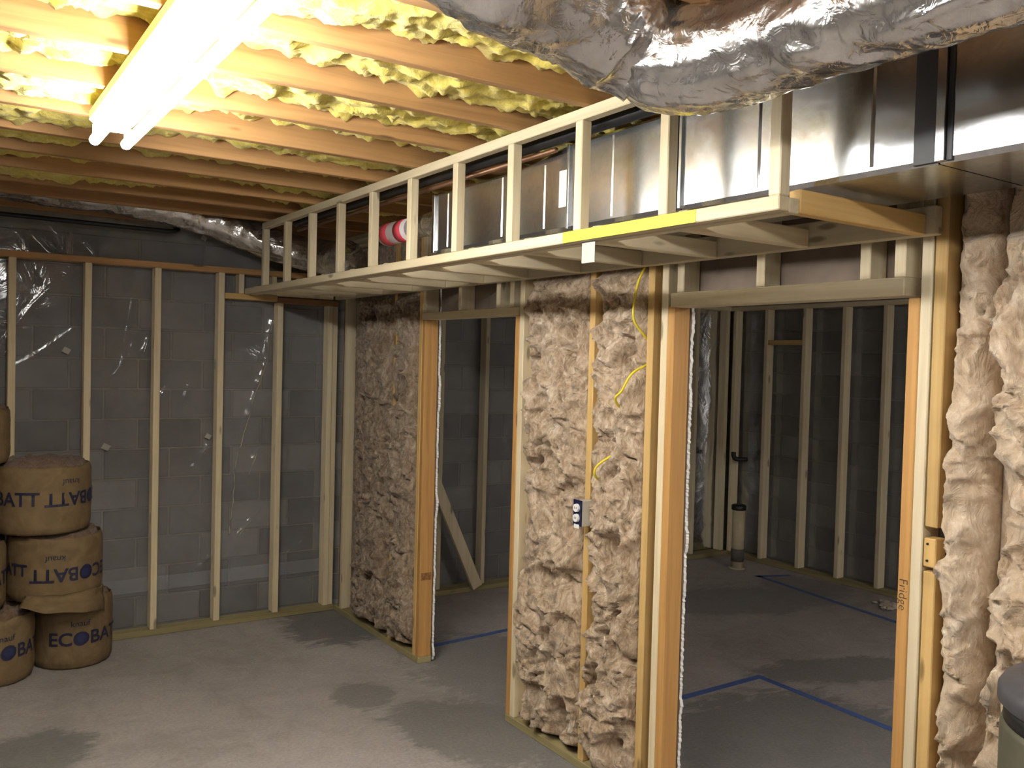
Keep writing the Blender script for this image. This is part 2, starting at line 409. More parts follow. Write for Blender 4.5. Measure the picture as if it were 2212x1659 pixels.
br.transform(Matrix.Translation((3.665, F-0.075, 0.04)) @ Matrix.Rotation(-0.435, 4, 'Y'))
tag(from_bm('lumber_brace', br, wood('pale', 2)), 'slanted pale board leaning by the dim studs inside the left doorway', 'board')

# ------------------------------------------------------------------ vapour barrier film
CREASES = [[(2.044, 2.142), (2.001, 1.977), (1.991, 1.798), (1.935, 1.645), (1.867, 1.449), (1.814, 1.205)], [(1.89, 1.474), (1.835, 1.301), (1.781, 1.094), (1.764, 0.781), (1.745, 0.609)], [(1.95, 1.211), (1.875, 1.006)], [(1.604, 1.215), (1.503, 1.072)], [(1.939, 0.745), (1.812, 0.584)], [(1.623, 0.458), (1.493, 0.336)], [(1.782, 0.49), (1.714, 0.413)], [(2.259, 0.503), (2.138, 0.428)], [(2.035, 0.369), (1.969, 0.34)], [(1.215, 1.924), (1.185, 1.827)], [(1.473, 1.62), (1.425, 1.475)], [(1.332, 1.607), (1.292, 1.552)], [(0.51, 2.377), (0.573, 2.261)], [(0.478, 2.354), (0.521, 2.24)], [(0.57, 2.536), (0.634, 2.469)], [(0.606, 2.529), (0.685, 2.451)], [(0.707, 2.559), (0.705, 2.476)], [(0.845, 2.515), (0.886, 2.46)], [(1.118, 2.201), (1.067, 1.886), (1.02, 1.446), (0.983, 1.146)], [(1.4, 0.782), (1.767, 0.777)], [(0.852, 0.823), (1.253, 0.854)]]
SEGS = [(a, b, 0.050 if k < 2 else (0.014 if k >= 18 else 0.036), 0.62) for k, l in enumerate(CREASES) for a, b in zip(l, l[1:])]
def crease(u, v):
    a = u*0.80+v*0.42
    s = 0.006*nz((u*1.5, v*1.1, 1), 1.0, 9.0) + 0.0025*nz((a*9, v*1.2, 2), 1.0, 4.0)
    s += 0.0022*max(0, 1-abs(nz((u*3.0-v*1.9, v*1.4, 5), 1.0, 6.0))*10)
    return s
def folds(u, v):
    best = 0.0
    for (a, b, W, sl) in SEGS:
        if u < min(a[0], b[0])-0.08 or u > max(a[0], b[0])+0.08 or v < min(a[1], b[1])-0.08 or v > max(a[1], b[1])+0.08: continue
        dx, dz = b[0]-a[0], b[1]-a[1]; ln = math.hypot(dx, dz); px, pz = u-a[0], v-a[1]
        t = (px*dx+pz*dz)/ln; out = max(0.0, -t, t-ln)
        sd = (px*-dz+pz*dx)/ln
        if dz > 0: sd = -sd
        W2 = W*(0.75+0.6*noise.noise(Vector((u*9, v*14, 3))))
        if sd <= 0: h = max(0.0, 1+sd/W2)**2
        else: h = max(0.0, 1-sd/(0.4*W2))
        h = h*max(0.0, 1-out/0.03)*sl*W2*0.5
        if h > best: best = h
    return best
def film_far(i, j):
    u = -1.7+i*4.16; v = 0.01+j*2.64
    return (u, 6.106-crease(u, v)-folds(u, v), v)
def film_far2(i, j):
    u = 2.62+i*3.95; v = 0.01+j*2.64
    return (u, 6.106-crease(u, v), v)
def film_end(i, j):
    u = 2.62+i*3.45; v = 0.01+j*2.64
    return (6.676-crease(u+11, v), u, v)
tag(grid_mesh('vapor_barrier', 620, 280, film_far, M['film']), 'creased clear plastic film stretched over the block wall behind the paper rolls', 'plastic film')
tag(grid_mesh('vapor_barrier', 160, 90, film_far2, M['film']), 'dim plastic film over the block wall seen through the left doorway', 'plastic film')
tag(grid_mesh('vapor_barrier', 160, 100, film_end, M['film']), 'dark clear plastic film behind the studs at the end of the back room', 'plastic film')
tag(grid_mesh('film_overlap_strip', 260, 6, lambda i, j: (-1.7+4.16*i, 6.0925-0.003*nz((i*20, j, 0), 1.0, 2), 0.262+0.092*j+0.012*i), M['hazyfilm']),
    'pale lapped plastic strip running low along the far film', 'plastic film')
for x, z, sz, lb in ((0.729, 1.838, 0.022, 'small shiny patch stuck on the film left of the second stud'), (0.961, 1.231, 0.024, 'small shiny patch stuck on the film above the stacked rolls, right of the second stud'),
                     (1.549, 2.611, 0.018, 'tiny bright clip on the film above the top plate'), (1.597, 1.282, 0.020, 'dull clip on the film beside the fourth stud')):
    bmx = bmesh.new(); bm_box(bmx, (-sz, -0.004, -sz*0.8), (sz, 0.0, sz*0.8), 0.001)
    for v in bmx.verts: v.co.y += 0.25*v.co.x+0.006*math.sin(v.co.z*200)
    bmx.transform(Matrix.Translation((x, 6.080, z)) @ Matrix.Rotation(0.5, 4, 'Y') @ Matrix.Rotation(0.12, 4, 'X'))
    tag(from_bm('film_patch', bmx, M['silvertape']), lb, 'tape patch', 'patches on the far film')

# ------------------------------------------------------------------ partition
pf = thing('partition_frame', (D, 3.7, 0), 'stud partition with two door openings under the duct soffit', 'stud wall')
def pst(y0, y1, tint, z0=0.038, z1=ZJ-0.076, x0=D, x1=PB, name='stud'):
    return lum(name, (x0, y0, z0), (x1, y1, z1), tint, pf)
for a, b in ((4.68, 5.995), (2.577, 3.718), (YB, 1.572)):
    lum('sole_plate', (D-0.002, a, 0), (PB+0.002, b, 0.038), 'treated', pf)
lum('top_plate', (D, YB, ZJ-0.076), (PB, 5.995, ZJ-0.038), 'pale', pf)
lum('top_plate', (D, YB, ZJ-0.038), (PB, 5.995, ZJ), 'pale', pf)
pst(5.945, 5.985, 'brown', x0=D+0.03); pst(5.862, 5.900, 'pale')
pst(5.065, 5.105, 'gold')
pst(4.722, 4.760, 'gold'); pst(4.682, 4.720, 'orange', z1=2.078, name='door_trimmer')
pst(3.682, 3.718, 'orange', z1=2.078, name='door_trimmer'); pst(3.642, 3.680, 'pale')
pst(3.604, 3.641, 'gold', x0=2.553)
pst(3.080, 3.118, 'gold'); pst(2.698, 2.736, 'gold')
pst(2.617, 2.654, 'pale'); pst(2.578, 2.616, 'orange', z1=2.085, name='door_trimmer')
pst(1.534, 1.572, 'orange', z1=2.070, name='door_trimmer'); pst(1.497, 1.533, 'pale')
# notched stud right of the second doorway
pst(1.452, 1.491, 'gold', z0=1.385); pst(1.452, 1.491, 'gold', z1=1.252)
lum('blocking', (D-0.002, 1.452, 1.266), (D+0.05, 1.491, 1.352), 'gold', pf)
for q in range(9): pst(0.95-0.4064*q, 0.99-0.4064*q, 'gold')
# door headers with cripples
lum('header', (D-0.003, 3.690, 2.078), (PB, 4.722, 2.120), 'pale', pf)
lum('header', (D-0.003, 1.585, 2.078), (PB, 2.600, 2.135), 'pale', pf)
for y0 in (4.262, 3.868, 3.738):
    pst(y0, y0+0.036, 'pale', z0=2.120, name='cripple_stud')
for y0 in (2.530, 2.130, 1.706, 1.585):
    pst(y0, y0+0.038, 'pale', z0=2.135, name='cripple_stud')
pst(4.682, 4.720, 'pale', z0=2.120, name='cripple_stud')
# ledger for the soffit
tx = bmesh.new()
# nail heads on the notch block
for zz in (1.285, 1.335):
    m4 = Matrix.Translation((D-0.003, 1.478, zz)) @ Matrix.Rotation(math.pi/2, 4, 'Y')
    bmesh.ops.create_cone(tx, cap_ends=True, segments=8, radius1=0.004, radius2=0.004, depth=0.003, matrix=m4)
from_bm('nail_heads', tx, M['blackiron'], pf)
box('grade_stamp', (2.500, 4.6806, 0.505), (2.568, 4.6822, 0.550), M['stamp'], pf, bev=0)

# text helpers ------------------------------------------------------
def text_bm(s, size, cell=0.012, offset=0.0):
    cu = bpy.data.curves.new('lettering', 'FONT'); cu.body = s; cu.size = size; cu.resolution_u = 3; cu.offset = offset
    cu.align_x = 'CENTER'; cu.align_y = 'CENTER'
    ob = bpy.data.objects.new('lettering_tmp', cu); COL.objects.link(ob)
    dg = bpy.context.evaluated_depsgraph_get(); me = bpy.data.meshes.new_from_object(ob.evaluated_get(dg))
    bpy.data.objects.remove(ob); bpy.data.curves.remove(cu)
    bm = bmesh.new(); bm.from_mesh(me); bpy.data.meshes.remove(me)
    xs = [v.co.x for v in bm.verts]
    if cell and xs:
        x = min(xs)+cell
        while x < max(xs):
            bmesh.ops.bisect_plane(bm, geom=bm.verts[:]+bm.edges[:]+bm.faces[:], plane_co=(x, 0, 0), plane_no=(1, 0, 0)); x += cell
    return bm
# handwriting on the trimmer right of the doorway (reads downwards)
hb = text_bm('Fridge', 0.040, 0, -0.0006)
hb.transform(Matrix(((0, 0, -1, D-0.0012), (0, -1, 0, 1.553), (-1, 0, 0, 1.165), (0, 0, 0, 1))).inverted_safe().inverted_safe())
from_bm('handwriting', hb, M['pencil'], pf)

# drywall on the far side of the partition, torn at the door openings
def drywall(name, y0, y1, z0, z1, jag0, jag1, label):
    bm = bmesh.new(); n = max(4, int((z1-z0)/(0.006 if (jag0 or jag1) else 0.2))); L0 = []; 
    for k in range(n+1):
        z = z0+(z1-z0)*k/n
        e0 = jag0*(0.5+0.5*nz((z*110, y0, 0), 1.0))+(jag0*2.2*max(0, nz((z*9, y0, 4), 1.0)-0.15)) if jag0 else 0
        e1 = jag1*(0.5+0.5*nz((z*110, y1, 0), 1.0))+(jag1*2.2*max(0, nz((z*9, y1, 4), 1.0)-0.15)) if jag1 else 0
        L0.append([bm.verts.new((x, y, z)) for x, y in ((PB+0.003, y0-e0), (PB+0.016, y0-e0*1.3), (PB+0.016, y1+e1*1.3), (PB+0.003, y1+e1))])
    for k in range(n):
        for q in range(4):
            f = bm.faces.new((L0[k][q], L0[k][(q+1) % 4], L0[k+1][(q+1) % 4], L0[k+1][q]))
            f.material_index = 1 if q == 3 else 0
    bm.faces.new(L0[0][::-1]); bm.faces.new(L0[-1]); bmesh.ops.recalc_face_normals(bm, faces=bm.faces)
    me = bpy.data.meshes.new(name); bm.to_mesh(me); bm.free(); me.materials.append(M['gypsum']); me.materials.append(M['drypaper'])
    return tag(link(name, me, None), label, 'drywall')
drywall('drywall_sheet', 4.684, 5.99, 0.012, 2.60, 0.011, 0, 'drywall behind the far insulation left of the left doorway, white torn edge')
drywall('drywall_sheet', 3.726, 4.655, 2.085, 2.60, 0, 0, 'brown paper back of drywall above the left doorway')
drywall('drywall_sheet', 2.579, 3.716, 0.012, 2.60, 0.010, 0.004, 'drywall behind the middle insulation, white edge along the right doorway')
drywall('drywall_sheet', 1.58, 2.555, 2.082, 2.60, 0, 0, 'brown paper back of drywall above the right doorway')
drywall('drywall_sheet', YB, 1.570, 0.012, 2.60, 0, 0.003, 'drywall behind the tan insulation right of the right doorway')

# ------------------------------------------------------------------ mineral wool batts in the partition
def batt(y0, y1, z0, z1, mat, label, seed, bulge=0.03, amp=0.03, over0=0.0, over1=0.0, step=0.0085, ew1=0.055):
    nu = int((y1-y0)/step); nv = int((z1-z0)/step)
    def fn(i, j):
        y = y0+(y1-y0)*i; z = z0+(z1-z0)*j
        e = min(i*(y1-y0), (1-i)*(y1-y0)); ez = min(j*(z1-z0), (1-j)*(z1-z0))
        prof = math.sqrt(max(0.0, min(1.0, i*(y1-y0)/0.055)))*sm((1-i)*(y1-y0)/ew1)**0.7*sm(ez/0.05+0.1)
        p = Vector((seed*3.3, y, z*0.8))
        wv = noise.noise_vector(p*6.0)*0.12 + noise.noise_vector(p*15.0)*0.045
        q = p+wv
        q2 = q+noise.noise_vector(q*13.0)*0.035
        n1 = 1-math.sqrt(abs(noise.noise(q*6.0)))*1.75
        n2 = 1-math.sqrt(abs(noise.noise(q2*13.0+Vector((5, 1, 2)))))*1.6
        n3 = noise.noise(q2*36.0)
        big = noise.noise(p*3.0+Vector((seed, 0, 0)))
        hole = max(0.0, noise.noise(p*6.5+Vector((9, seed, 4)))-0.34)*0.40+max(0.0, noise.noise(q*14+Vector((2, seed, 7)))-0.30)*0.13
        d = bulge*(0.75+0.9*big)-amp*(0.85*(1-n1)*0.5+0.50*(1-n2)*0.5)+amp*0.62+amp*0.14*n3-hole
        ov = over0*(1-sm(i/0.12))*(0.6+big) - over1*(1-sm((1-i)/0.12))*(0.6+big)
        base = D+0.035
        x = base-0.035*prof-d*prof+0.03*(1-prof)
        lat = (noise.noise_vector(p*10.0)*0.026+noise.noise_vector(q*24.0)*0.010)*prof
        x = max(x, D+0.006-0.25*sm((2.245-z-lat.z)/0.10))
        return (min(x, D+0.075), y-ov+lat.y, z+lat.z)
    o = grid_mesh('insulation_batt', nu, nv, fn, mat, None, True, lambda v: (D+0.086, min(max(v[1], y0), y1), min(max(v[2], z0), z1)))
    return tag(o, label, 'insulation', 'wool batts in the partition')
batt(5.110, 5.850, 0.06, 2.60, M['shadedwool'], 'brown wool batt left of the thin stud, beside the far corner post', 1, 0.045, 0.10, ew1=0.42)
batt(4.765, 5.062, 0.06, 2.60, M['shadedwool'], 'narrow brown wool batt against the left jamb of the left doorway', 2, 0.05, 0.10)
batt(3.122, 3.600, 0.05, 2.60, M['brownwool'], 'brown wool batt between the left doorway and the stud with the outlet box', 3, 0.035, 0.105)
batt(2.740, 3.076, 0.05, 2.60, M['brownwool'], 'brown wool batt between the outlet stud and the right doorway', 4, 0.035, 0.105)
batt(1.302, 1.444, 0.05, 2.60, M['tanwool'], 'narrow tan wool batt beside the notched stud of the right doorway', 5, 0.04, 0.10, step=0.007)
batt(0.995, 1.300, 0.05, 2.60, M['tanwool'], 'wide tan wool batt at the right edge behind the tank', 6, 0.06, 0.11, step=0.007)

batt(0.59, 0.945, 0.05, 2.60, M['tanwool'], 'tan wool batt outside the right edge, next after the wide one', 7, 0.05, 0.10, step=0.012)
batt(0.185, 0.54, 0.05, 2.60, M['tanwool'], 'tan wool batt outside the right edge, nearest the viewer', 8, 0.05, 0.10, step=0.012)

# ------------------------------------------------------------------ soffit frame
SX = 1.80; ZS = 2.25; YE = 1.50
sf = thing('soffit_frame', (SX, 3.7, ZS), 'pale ladder-like soffit frame hung below the joists around the metal duct', 'soffit frame')
T = 0.040
bp = lum('bottom_plate', (SX, YE, ZS), (SX+T, F-0.005, ZS+0.038), 'pale', sf)
lum('top_plate', (SX, YE, ZJ-0.040), (SX+T, F-0.355, ZJ-0.001), 'pale', sf)
lum('nailer', (SX+T+0.001, YE, ZS-0.003), (SX+T+0.04, F-0.005, ZS+0.036), 'pale', sf)
for k in range(11):
    y = 1.499+0.4105*k
    lum('stud', (SX, y, ZS+0.038), (SX+T, y+0.038, ZJ-0.040), 'pale', sf)
lum('ledger', (D-0.041, YE-0.03, ZS), (D-0.003, F-0.01, ZS+0.085), 'pale', sf)
for k in range(12):
    y = 1.499+0.4105*k
    lum('cross_piece', (SX+T+0.042, y, ZS), (D-0.042, y+0.038, ZS+0.062), 'pale' if k else 'gold', sf)
pm = bmesh.new(); bm_box(pm, (SX-0.0015, 1.79, ZS+0.001), (SX-0.0002, 2.41, ZS+0.037), 0)
pmo = from_bm('paint_mark', pm, M['paint'], sf); pmo['label'] = 'bright yellow paint smear'
bmv = bmesh.new()
tag(box('hanging_tape', (SX+0.020, 2.262, ZS-0.072), (SX+0.0215, 2.330, ZS-0.001), M['silvertape'], bev=0), 'short strip of pale tape hanging under the yellow painted soffit plate', 'tape')

# ------------------------------------------------------------------ sheet metal trunk duct
TX = 1.95; TB = 2.331
td = thing('trunk_duct', (2.2, 2.2, TB), 'shiny galvanized rectangular trunk duct running inside the soffit', 'duct')
def duct_sec(y0, y1, t0, t1, x1=2.36):
    bm = bmesh.new(); r = 0.012; rings = []
    for y, tz in ((y0, t0), (y1, t1)):
        prof = [(TX, TB+r), (TX+r, TB), (x1-r, TB), (x1, TB+r), (x1, tz-r), (x1-r, tz), (TX+r, tz), (TX, tz-r)]
        rings.append([bm.verts.new((x, y, z)) for x, z in prof])
    for k in range(8): bm.faces.new((rings[0][k], rings[0][(k+1) % 8], rings[1][(k+1) % 8], rings[1][k]))
    bm.faces.new(rings[0][::-1]); bm.faces.new(rings[1]); bmesh.ops.recalc_face_normals(bm, faces=bm.faces)
    return from_bm('duct_section', bm, M['galv'], td)
duct_sec(-1.0, 1.170, 2.645, 2.645); duct_sec(1.175, 2.010, 2.645, 2.645); duct_sec(2.016, 2.574, 2.645, 2.645)
duct_sec(2.578, 2.905, 2.645, 2.606); duct_sec(2.909, 3.600, 2.604, 2.604)
for y, wd, mt, t in ((1.172, 0.058, 'darkseam', 0.004), (1.150, 0.022, 'galv', 0.012), (1.135, 0.014, 'darkseam', 0.003), (2.000, 0.012, 'galv', 0.010), (2.016, 0.008, 'galv', 0.012), (2.028, 0.007, 'darkseam', 0.008),
                     (2.5745, 0.012, 'galv', 0.010), (2.907, 0.014, 'galv', 0.008), (3.585, 0.022, 'galv', 0.012)):
    tz = 2.645 if y < 2.6 else 2.604
    box('drive_cleat' if mt == 'galv' else 'sealant_band', (TX-t, y, TB+0.003), (TX+0.012, y+wd, tz-0.006), M[mt], td, bev=0.001)
for y in (1.343, 0.93, 2.340, 1.70, 3.03, 3.477, 2.735):
    bm = bmesh.new(); r1 = 0.0035
    tz = 2.63 if y < 2.6 else 2.59
    vs = [bm.verts.new(p) for p in ((TX, y-0.006, TB+0.02), (TX-r1, y, TB+0.02), (TX, y+0.006, TB+0.02), (TX, y-0.006, tz), (TX-r1, y, tz), (TX, y+0.006, tz))]
    for q in ((0, 1, 4, 3), (1, 2, 5, 4), (0, 2, 1), (3, 4, 5)): bm.faces.new([vs[k] for k in q])
    bmesh.ops.recalc_face_normals(bm, faces=bm.faces); from_bm('stiffening_bead', bm, M['galv'], td)
st = box('paper_label', (TX-0.0012, 2.583, 2.418), (TX-0.0002, 2.642, 2.552), M['sticker'], td, bev=0); st['label'] = 'cream paper label'
# round branch pipe with striped sleeve
bp_ = thing('branch_pipe', (2.02, 3.9, 2.49), 'small round metal pipe with red and white striped sleeve behind the soffit studs', 'pipe')
pc = (2.015, 2.490)
tube('pipe', [(pc[0], 3.600, pc[1]), (pc[0], 3.66, pc[1]), (pc[0], 4.235, pc[1])], 0.052, M['galv'], bp_, 28)
tube('foil_collar', spline([(pc[0], 3.602, pc[1]), (pc[0], 3.68, pc[1]), (pc[0], 3.77, pc[1])], 12), 0.056, M['foil'], bp_, 36,
     disp=lambda p, i, th: 0.005*nz(p, 28, 2))
slv = tube('sleeve', [(pc[0], 3.945, pc[1]), (pc[0], 4.245, pc[1])], 0.0565, M['stripe'], bp_, 32)
for y in (3.985, 4.145):
    tube('red_band', [(pc[0], y, pc[1]), (pc[0], y+0.078, pc[1])], 0.0575, M['red'], slv, 32)
# pipes above the duct
tag(tube('drain_pipe_run', [(1.905, 0.4, 2.660), (1.905, 5.3, 2.660)], 0.025, M['blackiron'], None, 14), 'black iron pipe running above the metal duct', 'pipe')
tag(tube('copper_pipe', [(1.915, 2.62, 2.622), (1.915, 5.3, 2.618)], 0.010, M['copper'], None, 12), 'thin dull copper pipe beside the black pipe above the duct', 'pipe')

# ------------------------------------------------------------------ flexible foil ducts
def foil_disp(seed, a1, a2):
    def f(p, i, th):
        c, sn = math.cos(th), math.sin(th)
        al = p.x+p.y
        wv = 0.05*noise.noise(Vector((c*1.3+seed, sn*1.3, al*3)))
        s = 1-abs(noise.noise(Vector(((al+wv)*11+seed, c*0.7, sn*0.7))))*2.6
        q = Vector((al*6+seed+wv*30, c*1.6, sn*1.6))
        s2 = 1-abs(noise.noise(q))*2.4
        s3 = 1-abs(noise.noise(Vector((al*26+c*2.0+seed, c*2.2, sn*2.2+wv*20))))*2.4
        return a1*s+a2*s2+0.0035*s3
    return f
fd = thing('flex_duct', (1.56, 0.8, 2.46), 'crinkled silver insulated flexible duct bulging across the upper right ceiling', 'duct')
pts = [Vector((1.56, -1.2+0.0133*k, 2.572)) for k in range(0, 222)]
rad = [0.106+0.014*sm((p.y-1.35)/0.2) for p in pts]
ncap = 14
for k in range(ncap):
    a = k/(ncap-1); rad[len(pts)-ncap+k] *= math.sqrt(max(0.02, 1-a**2.6))
pts = [Vector((p.x-0.09*sm((p.y-1.35)/0.4)**1.5, p.y, p.z+0.03*sm((p.y-1.40)/0.35))) for p in pts]
tube('duct_jacket', pts, rad, M['foil'], fd, 72, disp=foil_disp(1.0, 0.005, 0.007))
tube('duct_jacket', spline([(1.50, 1.64, 2.60), (1.42, 1.675, 2.665), (1.28, 1.69, 2.715), (1.10, 1.692, 2.735), (0.93, 1.692, 2.758), (0.75, 1.692, 2.79), (0.62, 1.692, 2.803), (-0.6, 1.692, 2.803)], 130),
     [0.118+0.030*sm(k/20)-0.033*sm((k-55)/30) for k in range(131)], M['foil'], fd, 64, disp=foil_disp(5.0, 0.007, 0.007))
tag(tube('flex_duct', spline([(-1.2, 5.80, 2.80), (0.0, 5.80, 2.80), (0.55, 5.80, 2.785), (1.1, 5.80, 2.765), (1.5, 5.79, 2.70), (1.85, 5.74, 2.585), (2.15, 5.55, 2.49), (2.22, 5.2, 2.47)], 150), 0.098, M['foil'], None, 44,
     disp=foil_disp(8.0, 0.008, 0.004)), 'thin silver flexible duct drooping along the far wall into the soffit', 'duct')
tag(tube('gas_pipe', [(-1.2, 5.93, 2.634), (1.28, 5.93, 2.615), (1.33, 5.935, 2.62), (1.36, 5.99, 2.64), (1.36, 6.07, 2.66)], 0.014, M['blackiron'], None, 12), 'thin black pipe along the top of the far wall above the stud plate', 'pipe')

# ------------------------------------------------------------------ yellow batts between the joists
def ceil_batt(y0, y1, x0, x1, label, seed):
    step = 0.014; nu = int((x1-x0)/step); nv = int((y1-y0)/0.0095)
    def fn(i, j):
        x = x0+(x1-x0)*i; y = y0+(y1-y0)*j
        e = min(j, 1-j)*(y1-y0)
        p = Vector((x, y*1.2, seed*4.7))
        big = noise.noise(Vector((x*1.1, seed*3.1, 0)))
        q = p+noise.noise_vector(p*5.0)*0.09
        n1 = 1-abs(noise.noise(q*7.0))*2.0; n2 = noise.noise(q*19.0); n3 = noise.noise(q*44.0)
        rag = max(0.0, noise.noise(Vector((x*9, j*3, seed)))-0.05)*0.055*(1-sm(e/0.06))
        zz = ZJ+0.082-0.055*big-0.026*n1-0.020*n2-0.010*n3-rag-0.020*sm(e/0.1)
        return (x, y, max(zz, ZJ+0.012))
    o = grid_mesh('fiberglass_batt', nu, nv, fn, M['yellowwool'], None, True, lambda v: (v[0], min(max(v[1], y0), y1), ZJ+0.228))
    return tag(o, label, 'insulation', 'yellow batts between the joists')
ords = ['nearest the camera', 'second nearest the camera', 'third nearest the camera', 'fourth nearest the camera', 'fourth from the far wall', 'third from the far wall', 'second from the far wall', 'closest to the far wall']
ys = [y for y in JY if 1.8 < y < 5.0]
for n_, y in enumerate(ys):
    if n_ >= len(ords): break
    ceil_batt(y+0.040, y+0.4044, -1.3, 2.46, 'yellow fiberglass batt in the joist bay '+ords[n_], n_+1)

# ------------------------------------------------------------------ fluorescent fixture
lx = 0.550
def fixture(ya, yb, label, lx=0.550):
    fl = thing('fluorescent_light', (lx, (ya+yb)/2, ZJ), label, 'light')
    hb_ = bmesh.new()
    prof = [(-0.074, ZJ-0.001), (0.074, ZJ-0.001), (0.074, ZJ-0.030), (0.038, ZJ-0.062), (-0.038, ZJ-0.062), (-0.074, ZJ-0.030)]
    r0 = [hb_.verts.new((lx+x, ya+0.01, z)) for x, z in prof]; r1_ = [hb_.verts.new((lx+x, yb-0.033, z)) for x, z in prof]
    for k in range(6): hb_.faces.new((r0[k], r0[(k+1) % 6], r1_[(k+1) % 6], r1_[k]))
    hb_.faces.new(r0[::-1]); hb_.faces.new(r1_); bmesh.ops.recalc_face_normals(hb_, faces=hb_.faces)
    from_bm('housing', hb_, M['white'], fl)
    for sx in (-0.052, 0.052):
        tb = tube('tube', [(lx+sx, ya+0.04, ZJ-0.095), (lx+sx, yb-0.013, ZJ-0.095)], 0.0185, M['tube'], fl, 12)
        for y0, y1 in ((ya+0.02, ya+0.04), (yb-0.013, yb)):
            tube('end_cap', [(lx+sx, y0, ZJ-0.095), (lx+sx, y1, ZJ-0.095)], 0.0188, M['cap'], tb, 16)
        for y in (ya+0.012, yb-0.048):
            box('socket', (lx+sx-0.012, y, ZJ-0.100), (lx+sx+0.012, y+0.014, ZJ-0.045), M['white'], fl)
fixture(1.25, 3.478, 'glowing two-tube fluorescent strip light fixed under the ceiling joists')
fixture(-1.70, 0.73, 'fluorescent strip light inside the back room, hidden behind the partition', 4.55)
fixture(-1.75, 0.10, 'second fluorescent strip light in the same row, overhead behind the viewer')

# ------------------------------------------------------------------ rolls of wool in kraft paper
def wrap_text(s, size, r, cx, cy, zc, ang, flip=False, rsc=1.0, squeeze=1.0):
    bm = text_bm(s, size, 0.012, 0.0022 if size > 0.05 else 0.0)
    for v in bm.verts:
        x, z = v.co.x*squeeze, v.co.y
        if flip: x, z = -x, -z
        th = ang+x/r
        rr = r+0.0018
        v.co = Vector((cx+rr*math.cos(th), cy+rr*math.sin(th), zc+z))
    return bm
def roll(cx, cy, z0, r, h, label, texts, seed, tilt=(0, 0), flap=False):
    e = thing('insulation_roll', (cx, cy, z0), label, 'roll', 'paper-wrapped wool rolls stacked at the left')
    nu, nv = 96, 30
    def rr(th, j):
        return r*(1+0.018*noise.noise(Vector((math.cos(th)*1.5, math.sin(th)*1.5, seed)))) - 0.010*abs(noise.noise(Vector((math.cos(th)*5, math.sin(th)*5, j*3+seed))))*(1-sm(min(j, 1-j)*4)) - 0.014*(1-sm(j/0.10)) - 0.010*(1-sm((1-j)/0.08))
    def side(i, j):
        th = i*2*math.pi; q = rr(th, j)+0.003*noise.noise(Vector((math.cos(th)*9, math.sin(th)*9, j*6+seed)))
        edge = 0.012*noise.noise(Vector((math.cos(th)*4, math.sin(th)*4, seed+9)))*sm((j-0.7)/0.3)
        return (cx+q*math.cos(th), cy+q*math.sin(th), z0+0.004+h*j*0.93+edge)
    wr = grid_mesh('paper_wrap', nu, nv, side, M['paper'], e)
    sol = wr.modifiers.new('t', 'SOLIDIFY'); sol.thickness = 0.002; sol.offset = -1
    def top(i, j):
        th = i*2*math.pi; q = (r-0.008)*(1-j)
        spiral = 0.012*math.sin((q*95)+th)
        z = z0+h*(0.88+0.12*sm(j*6))+spiral*sm(j*4)+0.022*noise.noise(Vector((q*math.cos(th)*12, q*math.sin(th)*12, seed)))+0.012*noise.noise(Vector((q*math.cos(th)*30, q*math.sin(th)*30, seed)))-0.01
        return (cx+q*math.cos(th), cy+q*math.sin(th), z)
    grid_mesh('wool_core', 80, 22, top, M['rollwool'], e)
    bm = bmesh.new(); bmesh.ops.create_circle(bm, cap_ends=True, segments=40, radius=r-0.02, matrix=Matrix.Translation((cx, cy, z0+0.006)))
    from_bm('base_disc', bm, M['rollwool'], e)
    for (s, size, zz, ang, flip, sq) in texts:
        b = wrap_text(s, size, r*1.012, cx, cy, z0+zz*h, ang, flip, 1.0, sq)
        from_bm('lettering', b, M['ink'], wr)
        if s == 'ECOBATT':
            def wid(q):
                bb = text_bm(q, size, 0); w_ = max(v.co.x for v in bb.verts)-min(v.co.x for v in bb.verts); bb.free(); return w_
            xo = (-wid(s)/2+(wid('EC')+wid('ECO'))/2+0.004)*sq
            R_ = r*1.012; bd = bmesh.new(); ring = []
            ctr = bd.verts.new((0, 0, 0))
            for q in range(24): ring.append(bd.verts.new((0.37*size*math.cos(q*math.pi/12), 0.37*size*math.sin(q*math.pi/12), 0)))
            for q in range(24): bd.faces.new((ctr, ring[q], ring[(q+1) % 24]))
            bmesh.ops.subdivide_edges(bd, edges=bd.edges[:], cuts=2, use_grid_fill=True)
            for v in bd.verts:
                x_, z_ = v.co.x+xo, v.co.y
                if flip: x_, z_ = -x_, -z_
                v.co = Vector((cx+(R_+0.0012)*math.cos(ang+x_/R_), cy+(R_+0.0012)*math.sin(ang+x_/R_), z0+zz*h+z_))
            from_bm('logo_disc', bd, M['disc'], wr)
    if flap:
        def fl_(i, j):
            th = flap[0]+(i-0.5)*flap[1]
            q = r+0.006+0.075*j*(0.7+0.5*math.sin(i*5))+0.012*noise.noise(Vector((i*4, j*4, seed)))
            z = z0+h*0.13-0.16*j*(0.35+0.65*i**1.5)+0.01*noise.noise(Vector((i*6, j*3, seed+3)))
            return (cx+q*math.cos(th), cy+q*math.sin(th), z)
        fo = grid_mesh('torn_paper_flap', 30, 14, fl_, M['paper'], e)
        s2 = fo.modifiers.new('t', 'SOLIDIFY'); s2.thickness = 0.002
    return e
A = -math.pi/2-0.13      # direction from the rolls to the camera
roll(0.745, 5.765, 0.0, 0.215, 0.425, 'bottom roll of the right stack with blue lettering, standing on the floor', [('ECOBATT', 0.105, 0.42, A+0.52, False, 1.05), ('knauf', 0.048, 0.63, A+0.18, False, 1.0)], 1)
